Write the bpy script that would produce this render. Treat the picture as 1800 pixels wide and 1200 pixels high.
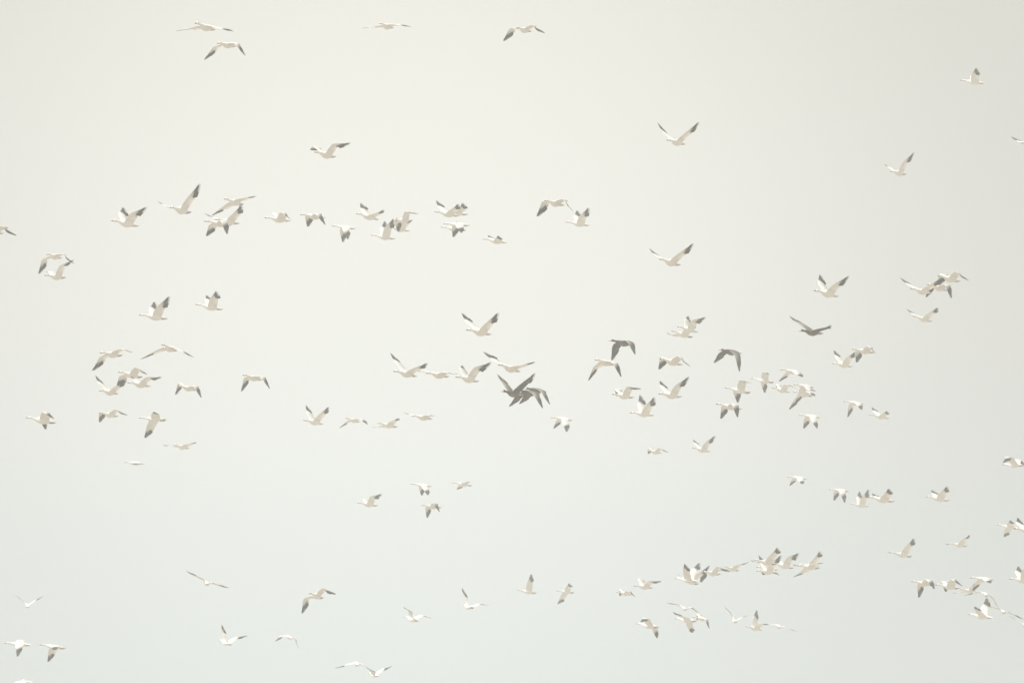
import bpy, math, random
from mathutils import Matrix, Vector

# ------------------------------------------------------------------ camera, sky, sun, exposure
for o in list(bpy.data.objects):
    bpy.data.objects.remove(o)
scene = bpy.context.scene
COL = scene.collection
RAD = math.radians
LENS, CAM_EL, CAM_H = 400.0, RAD(5.0), 1.7        # long telephoto, hand-held at eye height, tilted up a little

cd = bpy.data.cameras.new("camera")
cd.lens = LENS
cd.sensor_width = 36.0
cd.sensor_fit = 'HORIZONTAL'
cd.clip_start = 0.5
cd.clip_end = 20000.0
cam = bpy.data.objects.new("camera", cd)
cam.location = (0, 0, CAM_H)
cam.rotation_euler = (RAD(90) + CAM_EL, 0, 0)
COL.objects.link(cam)
scene.camera = cam

SUN_EL, SUN_AZ = RAD(54), RAD(250)                # azimuth clockwise from +Y (the view direction)
world = bpy.data.worlds.new("World")
scene.world = world
world.use_nodes = True
nt = world.node_tree
nt.nodes.clear()
W = nt.nodes.new
out = W("ShaderNodeOutputWorld")
bg = W("ShaderNodeBackground")
bg.inputs["Strength"].default_value = 0.10
sky = W("ShaderNodeTexSky")
sky.sky_type = 'NISHITA'
sky.sun_disc = False
sky.sun_elevation = SUN_EL
sky.sun_rotation = SUN_AZ
sky.air_density = 1.0
sky.dust_density = 6.0
sky.ozone_density = 1.0
# a thin, bright, even overcast veil: pale and cool near the horizon, creamier higher up
tc = W("ShaderNodeTexCoord")
sep = W("ShaderNodeSeparateXYZ")
nt.links.new(tc.outputs["Generated"], sep.inputs[0])
ramp = W("ShaderNodeValToRGB")
mr = W("ShaderNodeMapRange")
mr.inputs["From Min"].default_value = 0.0
mr.inputs["From Max"].default_value = 0.30
nt.links.new(sep.outputs["Z"], mr.inputs["Value"])
nt.links.new(mr.outputs[0], ramp.inputs[0])
VEIL = [(0.0, (0.75, 0.86, 0.87)), (0.19, (0.785, 0.87, 0.868)), (0.29, (0.835, 0.845, 0.8)), (0.4, (0.855, 0.835, 0.76)), (1.0, (0.86, 0.835, 0.75))]
el = ramp.color_ramp.elements
el[0].position, el[0].color = VEIL[0][0], (*VEIL[0][1], 1)
el[1].position, el[1].color = VEIL[-1][0], (*VEIL[-1][1], 1)
for p, c in VEIL[1:-1]:
    e = el.new(p)
    e.color = (*c, 1)
# the veil is uneven: broad soft thinner and thicker stretches
noi = W("ShaderNodeTexNoise")
noi.inputs["Scale"].default_value = 9.0
noi.inputs["Detail"].default_value = 1.0
nt.links.new(tc.outputs["Generated"], noi.inputs["Vector"])
nm = W("ShaderNodeMapRange")
nm.inputs["From Min"].default_value = 0.3
nm.inputs["From Max"].default_value = 0.7
nm.inputs["To Min"].default_value = 0.985
nm.inputs["To Max"].default_value = 1.015
nt.links.new(noi.outputs[0], nm.inputs["Value"])
# lens vignette painted into the sky: brightest left of mid-view, dimmer outwards
dot = W("ShaderNodeVectorMath")
dot.operation = 'DOT_PRODUCT'
nrm = W("ShaderNodeVectorMath")
nrm.operation = 'NORMALIZE'
nt.links.new(tc.outputs["Generated"], nrm.inputs[0])
nt.links.new(nrm.outputs[0], dot.inputs[0])
gx, gy = (690 - 900) / 20000.0, (600 - 500) / 20000.0
gd = Vector((gx, math.cos(CAM_EL) - gy * math.sin(CAM_EL), math.sin(CAM_EL) + gy * math.cos(CAM_EL))).normalized()
dot.inputs[1].default_value = gd
ac = W("ShaderNodeMath")
ac.operation = 'ARCCOSINE'
nt.links.new(dot.outputs["Value"], ac.inputs[0])
gm = W("ShaderNodeMapRange")
gm.interpolation_type = 'SMOOTHERSTEP'
gm.inputs["From Min"].default_value = 0.0
gm.inputs["From Max"].default_value = RAD(4.2)
gm.inputs["To Min"].default_value = 1.435
gm.inputs["To Max"].default_value = 1.0
nt.links.new(ac.outputs[0], gm.inputs["Value"])
mul = W("ShaderNodeMath")
mul.operation = 'MULTIPLY'
nt.links.new(nm.outputs[0], mul.inputs[0])
nt.links.new(gm.outputs[0], mul.inputs[1])
sc = W("ShaderNodeVectorMath")
sc.operation = 'SCALE'
nt.links.new(ramp.outputs[0], sc.inputs[0])
mul2 = W("ShaderNodeMath")
mul2.operation = 'MULTIPLY'
mul2.inputs[1].default_value = 6.2
nt.links.new(mul.outputs[0], mul2.inputs[0])
nt.links.new(mul2.outputs[0], sc.inputs["Scale"])
mix = W("ShaderNodeMix")
mix.data_type = 'RGBA'
mix.inputs["Factor"].default_value = 0.93
nt.links.new(sky.outputs[0], mix.inputs["A"])
nt.links.new(sc.outputs[0], mix.inputs["B"])
nt.links.new(mix.outputs["Result"], bg.inputs["Color"])
nt.links.new(bg.outputs[0], out.inputs["Surface"])

sl = bpy.data.lights.new("sun", 'SUN')
sl.energy = 4.0
sl.angle = RAD(10)
sl.color = (1.0, 0.97, 0.92)
sun = bpy.data.objects.new("sun", sl)
d = Vector((math.sin(SUN_AZ) * math.cos(SUN_EL), math.cos(SUN_AZ) * math.cos(SUN_EL), math.sin(SUN_EL)))
sun.rotation_euler = d.to_track_quat('Z', 'Y').to_euler()
sun.location = d * 400
COL.objects.link(sun)

vs = scene.view_settings
vs.view_transform = 'Standard'
vs.look = 'None'
vs.gamma = 1.0
vs.use_curve_mapping = False
vs.exposure = 0.36
scene.render.engine = 'CYCLES'
cy = scene.cycles
cy.max_bounces = 8
cy.diffuse_bounces = 3
cy.transmission_bounces = 4
cy.transparent_max_bounces = 8
cy.volume_bounces = 1
cy.use_denoising = True
cy.volume_step_rate = 5
scene.render.film_transparent = False

# ------------------------------------------------------------------ materials
def new_mat(name):
    m = bpy.data.materials.new(name)
    m.use_nodes = True
    m.node_tree.nodes.clear()
    return m, m.node_tree, m.node_tree.nodes.new, m.node_tree.links.new

def feather_material(name, transl):
    m, t, N, L = new_mat(name)
    o = N("ShaderNodeOutputMaterial")
    at = N("ShaderNodeAttribute")
    at.attribute_name = "plumage"
    tx = N("ShaderNodeTexCoord")
    no = N("ShaderNodeTexNoise")
    no.inputs["Scale"].default_value = 38.0
    no.inputs["Detail"].default_value = 4.0
    mp = N("ShaderNodeMapping")
    mp.inputs["Scale"].default_value = (0.35, 1.0, 1.0)
    L(tx.outputs["Object"], mp.inputs[0])
    L(mp.outputs[0], no.inputs["Vector"])
    r = N("ShaderNodeMapRange")
    r.inputs["From Min"].default_value = 0.3
    r.inputs["From Max"].default_value = 0.7
    r.inputs["To Min"].default_value = 0.90
    r.inputs["To Max"].default_value = 1.04
    L(no.outputs[0], r.inputs["Value"])
    s = N("ShaderNodeVectorMath")
    s.operation = 'SCALE'
    L(at.outputs["Color"], s.inputs[0])
    L(r.outputs[0], s.inputs["Scale"])
    bump = N("ShaderNodeBump")
    bump.inputs["Strength"].default_value = 0.25
    bump.inputs["Distance"].default_value = 0.01
    L(no.outputs[0], bump.inputs["Height"])
    p = N("ShaderNodeBsdfPrincipled")
    p.inputs["Roughness"].default_value = 0.75
    p.inputs["Specular IOR Level"].default_value = 0.15
    L(s.outputs[0], p.inputs["Base Color"])
    L(bump.outputs[0], p.inputs["Normal"])
    tr = N("ShaderNodeBsdfTranslucent")
    L(s.outputs[0], tr.inputs["Color"])
    mx = N("ShaderNodeMixShader")
    mm = N("ShaderNodeMath")
    mm.operation = 'MULTIPLY'
    mm.inputs[1].default_value = transl
    L(at.outputs["Alpha"], mm.inputs[0])
    L(mm.outputs[0], mx.inputs[0])
    L(p.outputs[0], mx.inputs[1])
    L(tr.outputs[0], mx.inputs[2])
    L(mx.outputs[0], o.inputs["Surface"])
    return m

def skin_material(name, c1, c2, scale, rough):
    m, t, N, L = new_mat(name)
    o = N("ShaderNodeOutputMaterial")
    p = N("ShaderNodeBsdfPrincipled")
    tx = N("ShaderNodeTexCoord")
    no = N("ShaderNodeTexNoise")
    no.inputs["Scale"].default_value = scale
    no.inputs["Detail"].default_value = 3.0
    cr = N("ShaderNodeValToRGB")
    cr.color_ramp.elements[0].position = 0.35
    cr.color_ramp.elements[0].color = (*c1, 1)
    cr.color_ramp.elements[1].position = 0.65
    cr.color_ramp.elements[1].color = (*c2, 1)
    L(tx.outputs["Object"], no.inputs["Vector"])
    L(no.outputs[0], cr.inputs[0])
    L(cr.outputs[0], p.inputs["Base Color"])
    p.inputs["Roughness"].default_value = rough
    L(p.outputs[0], o.inputs["Surface"])
    return m

M_WHITE = feather_material("white_plumage", 0.66)
M_DARK = feather_material("brown_plumage", 0.15)
M_BILL = skin_material("rosy_horn", (0.17, 0.105, 0.09), (0.30, 0.175, 0.145), 60, 0.45)
M_BILL2 = skin_material("orange_horn", (0.52, 0.29, 0.19), (0.62, 0.40, 0.29), 60, 0.45)
M_FOOT = skin_material("rosy_skin", (0.20, 0.10, 0.085), (0.30, 0.15, 0.12), 40, 0.6)
M_EYE = skin_material("dark_eye", (0.010, 0.008, 0.007), (0.02, 0.016, 0.013), 90, 0.15)
M_GROUND = skin_material("dry_stubble", (0.285, 0.247, 0.195), (0.39, 0.345, 0.275), 0.02, 0.95)

# ------------------------------------------------------------------ the ground far below (outside the frame)
def mesh_obj(name, verts, faces, mat, smooth=True):
    me = bpy.data.meshes.new(name)
    me.from_pydata(verts, [], faces)
    me.materials.append(mat)
    if smooth:
        me.polygons.foreach_set("use_smooth", [True] * len(me.polygons))
    ob = bpy.data.objects.new(name, me)
    COL.objects.link(ob)
    return ob

rg = random.Random(3)
G, GS = 40, 2900.0
gv, gf = [], []
for i in range(G + 1):
    for j in range(G + 1):
        gv.append((-GS / 2 + GS * i / G, -GS / 2 + GS * j / G, rg.uniform(-0.25, 0.0)))
for i in range(G):
    for j in range(G):
        a = i * (G + 1) + j
        gf.append((a, a + G + 1, a + G + 2, a + 1))
ground = mesh_obj("ground", gv, gf, M_GROUND)
ground["kind"] = "structure"

# ------------------------------------------------------------------ the geese
LI, LO = 0.29, 0.385                                # shoulder to wrist, wrist to wing tip (m)
#   x      z      ry     rz
PROFILE = [(0.352, 0.046, 0.011, 0.012), (0.338, 0.050, 0.022, 0.023), (0.314, 0.053, 0.028, 0.030),
           (0.288, 0.052, 0.026, 0.028), (0.258, 0.045, 0.022, 0.023), (0.215, 0.037, 0.023, 0.025),
           (0.175, 0.029, 0.031, 0.034), (0.135, 0.018, 0.046, 0.048), (0.090, 0.006, 0.063, 0.061),
           (0.040, -0.003, 0.075, 0.069), (-0.020, -0.006, 0.078, 0.071), (-0.080, -0.004, 0.071, 0.064),
           (-0.135, 0.000, 0.057, 0.050), (-0.180, 0.002, 0.046, 0.036), (-0.220, 0.002, 0.041, 0.023),
           (-0.260, -0.001, 0.044, 0.012), (-0.300, -0.004, 0.049, 0.007), (-0.322, -0.005, 0.042, 0.005),
           (-0.332, -0.006, 0.026, 0.004)]
RX = [0.352, 0.346, 0.338, 0.326, 0.314, 0.300, 0.288, 0.273, 0.258, 0.237, 0.215, 0.195, 0.175, 0.155, 0.135,
      0.118, 0.100, 0.070, 0.040, 0.010, -0.020, -0.050, -0.080, -0.110, -0.140, -0.160, -0.180, -0.200, -0.220,
      -0.240, -0.260, -0.280, -0.300, -0.315, -0.326, -0.332]
H0, H1 = RX.index(0.100), RX.index(-0.140)         # rings between which each wing grows out of the body
M = 16

def prof(x):
    for k in range(len(PROFILE) - 1):
        a, b = PROFILE[k], PROFILE[k + 1]
        if a[0] >= x >= b[0]:
            t = (a[0] - x) / (a[0] - b[0])
            t = t * t * (3 - 2 * t) * 0.5 + t * 0.5
            return [a[i] + (b[i] - a[i]) * t for i in (1, 2, 3)]
    return list(PROFILE[-1][1:])

def sstep(a, b, x):
    t = max(0.0, min(1.0, (x - a) / (b - a)))
    return t * t * (3 - 2 * t)

def lerp(tab, q):
    for (a, va), (b, vb) in zip(tab, tab[1:]):
        if q <= b:
            return va + (vb - va) * (q - a) / (b - a)
    return tab[-1][1]

WHITE = (0.86, 0.848, 0.82)
BLACK = (0.035, 0.033, 0.032)
def mixc(a, b, t):
    return tuple(a[i] + (b[i] - a[i]) * t for i in range(3))

def body_color(kind, x, s, c, rnd):
    if kind == 'white':
        col = WHITE
        col = mixc(col, (0.62, 0.56, 0.48), rnd['stain'] * sstep(0.27, 0.33, x))
        return mixc(col, (0.66, 0.63, 0.60), rnd['grey'] * (1 - sstep(-0.05, 0.12, x)) * (0.5 + 0.5 * c))
    brown, head, belly = (0.105, 0.088, 0.070), (0.070, 0.056, 0.044), (0.21, 0.18, 0.145)
    col = mixc(brown, head, sstep(0.12, 0.24, x))
    col = mixc(col, belly, sstep(0.2, -0.7, s) * (1 - sstep(0.06, 0.14, x)))
    col = mixc(col, BLACK, 0.8 * sstep(0.0, -0.5, s) * (1 if math.sin(x * 150) > 0.3 and -0.1 < x < 0.05 else 0))
    col = mixc(col, (0.72, 0.70, 0.66), sstep(0.3, -0.4, s) * (1 - sstep(-0.19, -0.14, x)))
    return mixc(col, (0.74, 0.70, 0.64), 0.8 * sstep(0.336, 0.345, x))

CH_FULL = [(0, .245), (.15, .236), (.30, .226), (.43, .216), (.52, .207), (.60, .190), (.66, .155), (.73, .098), (.80, .056), (.88, .020)]
CHF = [0.015, 0.08, 0.19, 0.34, 0.50, 0.66, 0.80, 0.92, 0.985]
PRIM = [(1.022, .003), (1.026, .024), (1.008, .047), (.972, .070), (.924, .092), (.870, .114), (.814, .135),
        (.756, .155), (.700, .176)]

def goose_mesh(name, kind, a1, a2, b1, b2, nk, rnd):
    verts, cols, faces = [], [], []
    def add(p, c, al):
        verts.append(tuple(p))
        cols.append((*c, al))
        return len(verts) - 1
    # ---- trunk, neck and head: one lofted skin
    rings = []
    for x in RX:
        z, ry, rz = prof(x)
        z += nk * sstep(0.12, 0.33, x)
        ring = []
        for j in range(M):
            th = RAD(10 + 22.5 * j)
            c, s = math.cos(th), math.sin(th)
            ring.append(add((x, ry * c, z + rz * s), body_color(kind, x, s, abs(c), rnd), 0.0))
        rings.append(ring)
    hole = {1: (0, 2), -1: (6, 8)}                 # vertex columns 10..55 deg (left) and 145..190 deg (right)
    for i in range(len(RX) - 1):
        for j in range(M):
            if H0 <= i < H1 and (0 <= j < 2 or 6 <= j < 8):
                continue
            j2 = (j + 1) % M
            faces.append((rings[i][j], rings[i][j2], rings[i + 1][j2], rings[i + 1][j]))
    faces.append(tuple(rings[0]))
    faces.append(tuple(reversed(rings[-1])))
    # ---- wings grow out of the two openings
    for side, e1, e2, s1, s2 in ((1, a1[0], a2[0], b1[0], b2[0]), (-1, a1[1], a2[1], b1[1], b2[1])):
        def wd(e, s):
            return Vector((math.sin(s), side * math.cos(s) * math.cos(e), math.cos(s) * math.sin(e)))
        S = Vector((.10, side * .055, .045))
        u1, u2 = wd(e1, s1), wd(e2, s2)
        Wr = S + u1 * LI
        T = Wr + u2 * LO
        TOT = LI + LO
        qw = LI / TOT
        def path(q):
            r = 0.085 if kind == "white" else 0.22
            if q < qw - r:
                return S + u1 * (q * TOT)
            if q > qw + r:
                return Wr + u2 * ((q - qw) * TOT)
            A, B = Wr - u1 * (r * TOT), Wr + u2 * (r * TOT)
            t = (q - qw + r) / (2 * r)
            return A * (1 - t) ** 2 + Wr * (2 * t * (1 - t)) + B * t * t
        def frame(q):
            u = (path(min(1, q + .01)) - path(max(0, q - .01))).normalized()
            bk = Vector((-1, 0, 0))
            c = (bk - u * bk.dot(u)).normalized()
            n = (u.cross(c) * side).normalized()
            # feathers droop a little towards the trailing edge, more near the body
            # and the hand turns about its own length
            tw = RAD(-4) + RAD(rnd['twist']) * q - RAD(rnd['hand']) * sstep(0.25, 0.75, q) - RAD(rnd['feather'])
            c2 = c * math.cos(tw) + n * math.sin(tw)
            n2 = n * math.cos(tw) - c * math.sin(tw)
            return u, c2, n2
        def wcol(q, h, upper):
            if kind == 'white':
                k = sstep(0.64, 0.80, q + 0.08 * h) if not upper else sstep(0.56, 0.74, q + 0.08 * h)
                base = mixc(WHITE, (0.42, 0.42, 0.43), (0.6 if upper else 0.2) * sstep(0.50, 0.66, q))
                return mixc(base, BLACK, k)
            up, lo = (0.17, 0.155, 0.135), (0.075, 0.068, 0.060)
            col = up if upper else lo
            if upper:
                col = mixc(col, (0.36, 0.345, 0.32), 0.85 * (1 - sstep(0.25, 0.5, h)) * sstep(0.15, 0.4, q))
                col = mixc(col, (0.42, 0.38, 0.33), 0.7 * (1 - sstep(0.0, 0.06, h)))
            return mixc(col, (0.05, 0.045, 0.042), sstep(0.5, 0.85, q))
        stations = [0.09, .15, .21, .27, .33, .38, .43, .47, .51, .56, .62, .68, .74, .80, .86]
        secs = []
        # rim of the opening, in order: leading edge, upper row, trailing edge, lower row
        cl, ch = (0, 2) if side == 1 else (8, 6)    # lower, upper column
        mid = 1 if side == 1 else 7
        rim = [rings[H0][mid], rings[H0][ch]] + [rings[i][ch] for i in range(H0 + 1, H1)] + [rings[H1][ch], rings[H1][mid],
               rings[H1][cl]] + [rings[i][cl] for i in range(H1 - 1, H0, -1)] + [rings[H0][cl]]
        secs.append(rim)
        for si, q in enumerate(stations):
            u, c, n = frame(q)
            P = path(q)
            chord = lerp(CH_FULL, q) * (1 + (0.02 if si % 2 else -0.015))
            thick = 0.030 * (1 - q) ** 0.8 + 0.004
            camber = 0.085 * (1 - 0.5 * q)
            sec = []
            def pt(h, up):
                th = thick * (1.6 * math.sqrt(max(0, h)) * (1 - h) ** 1.1 + 0.02) if up is not None else 0
                cz = camber * chord * (4 * h * (1 - h)) * 0.6
                off = cz + (th * 0.55 if up else -th * 0.28 if up is False else 0)
                return P + c * (h * chord) + n * off
            al = sstep(0.05, 0.2, q)
            sec.append(add(pt(0, None), wcol(q, 0, True), al * .1))
            for h in CHF:
                sec.append(add(pt(h, True), wcol(q, h, True), al * (0.25 + 0.75 * h * h)))
            sec.append(add(pt(1.0, None), wcol(q, 1, True), al))
            for h in reversed(CHF):
                sec.append(add(pt(h, False), wcol(q, h, False), al * (0.25 + 0.75 * h * h)))
            secs.append(sec)
        K = len(secs[0])
        for A, B in zip(secs, secs[1:]):
            for k in range(K):
                k2 = (k + 1) % K
                f = (A[k], A[k2], B[k2], B[k])
                faces.append(f if side == 1 else tuple(reversed(f)))
        faces.append(tuple(secs[-1]) if side == 1 else tuple(reversed(secs[-1])))
        # long flight feathers: separate blades that part at the wing tip
        fan = rnd['fan']
        for p, (qt, ct) in enumerate(PRIM):
            qb = 0.57 + 0.26 * (1 - p / (len(PRIM) - 1)) ** 1.15
            ub, cb, nb = frame(qb)
            base = path(qb) + cb * (lerp(CH_FULL, qb) * (0.35 + 0.25 * p / len(PRIM)))
            ut, ctd, ntt = frame(min(qt, .99))
            tip = path(min(1, qt)) + ut * (max(0, qt - 1) * TOT) + ctd * (ct * (1 + 0.45 * (fan - 1)) - (0.016 * (fan - 1) if p == 0 else 0))
            bend = rnd['bend'] * (1 - p / 10.0)
            L_ = (tip - base)
            d_ = L_.normalized()
            wv = (cb - d_ * cb.dot(d_)).normalized()
            w0 = 0.020 + 0.0018 * max(0, p - 3)
            loff = nb * (0.0016 * (5 - p))
            prev = None
            tone = (0.85, 1.25, 0.95, 1.4, 1.0, 1.3, 0.9, 1.2, 1.05, 1.3)[p]
            bc = tuple(v * tone for v in (BLACK if kind == 'white' else (0.048, 0.044, 0.040)))
            if kind != 'white' and p > 6:
                bc = (0.075, 0.068, 0.06)
            slot = p < 6
            for t, w in (((0, .7), (.3, 1.0), (.52, 1.0), (.64, .72), (.80, .52), (.94, .40), (1.0, .12)) if slot else
                         ((0, .7), (.3, 1.0), (.55, 1.05), (.70, 1.05), (.84, 1.0), (.95, .75), (1.0, .30))):
                ctr = base + L_ * t + nb * (bend * t * t) + loff
                ww = w0 * w / (1.0 + (0.9 * max(0, fan - 1) if slot and t > 0.6 else 0))
                shade = 1.0 + 2.2 * (1 - sstep(0.0, 0.55, t))
                row = [add(ctr - wv * ww * 0.75, tuple(v * shade for v in bc), .25),
                       add(ctr + wv * ww, tuple(v * shade for v in bc), .35)]
                if prev:
                    f = (prev[0], prev[1], row[1], row[0])
                    faces.append(f if side == 1 else tuple(reversed(f)))
                prev = row
    me = bpy.data.meshes.new(name)
    me.from_pydata(verts, [], faces)
    at = me.color_attributes.new("plumage", 'FLOAT_COLOR', 'POINT')
    at.data.foreach_set("color", [v for c in cols for v in c])
    me.materials.append(M_WHITE if kind == 'white' else M_DARK)
    me.polygons.foreach_set("use_smooth", [True] * len(me.polygons))
    me.update()
    return me

def loft(name, rings_def, mat, n=8):
    """rings_def: (x, y, z, ry, rz)"""
    v, f = [], []
    for x, y, z, ry, rz in rings_def:
        for j in range(n):
            t = 2 * math.pi * j / n
            v.append((x, y + ry * math.cos(t), z + rz * math.sin(t)))
    for i in range(len(rings_def) - 1):
        for j in range(n):
            j2 = (j + 1) % n
            f.append((i * n + j, i * n + j2, (i + 1) * n + j2, (i + 1) * n + j))
    f.append(tuple(range(n)))
    f.append(tuple(reversed(range((len(rings_def) - 1) * n, len(rings_def) * n))))
    me = bpy.data.meshes.new(name)
    me.from_pydata(v, [], f)
    me.materials.append(mat)
    me.polygons.foreach_set("use_smooth", [True] * len(me.polygons))
    return me

BILL = [(.346, 0, .046, .0125, .0165), (.362, 0, .044, .0120, .0140), (.382, 0, .040, .0110, .0095), (.404, 0, .037, .0095, .0068), (.416, 0, .035, .0055, .0040)]
ME_BILL = loft("bill", BILL, M_BILL)
ME_BILL2 = loft("bill", BILL, M_BILL2)
ME_FOOT = {s: loft("foot", [(-.165, s * .026, -.036, .006, .006), (-.195, s * .027, -.034, .007, .007), (-.215, s * .028, -.032, .011, .007),
                            (-.250, s * .029, -.027, .019, .006), (-.285, s * .029, -.022, .014, .004), (-.300, s * .029, -.020, .006, .003)], M_FOOT) for s in (1, -1)}
ME_EYE = {s: loft("eye", [(.324, s * .0245, .060, .0005, .0008), (.322, s * .0255, .060, .0030, .0036), (.318, s * .0265, .060, .0040, .0046),
                          (.314, s * .0270, .060, .0030, .0036), (.312, s * .0270, .060, .0005, .0008)], M_EYE, 6) for s in (1, -1)}

def part(name, me, parent, loc):
    o = bpy.data.objects.new(name, me)
    COL.objects.link(o)
    o.parent = parent
    o.location = loc
    return o

FPX = LENS / 36.0 * 1800.0
cR = Vector((1, 0, 0))
cU = Vector((0, -math.sin(CAM_EL), math.cos(CAM_EL)))
cF = Vector((0, math.cos(CAM_EL), math.sin(CAM_EL)))

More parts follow.
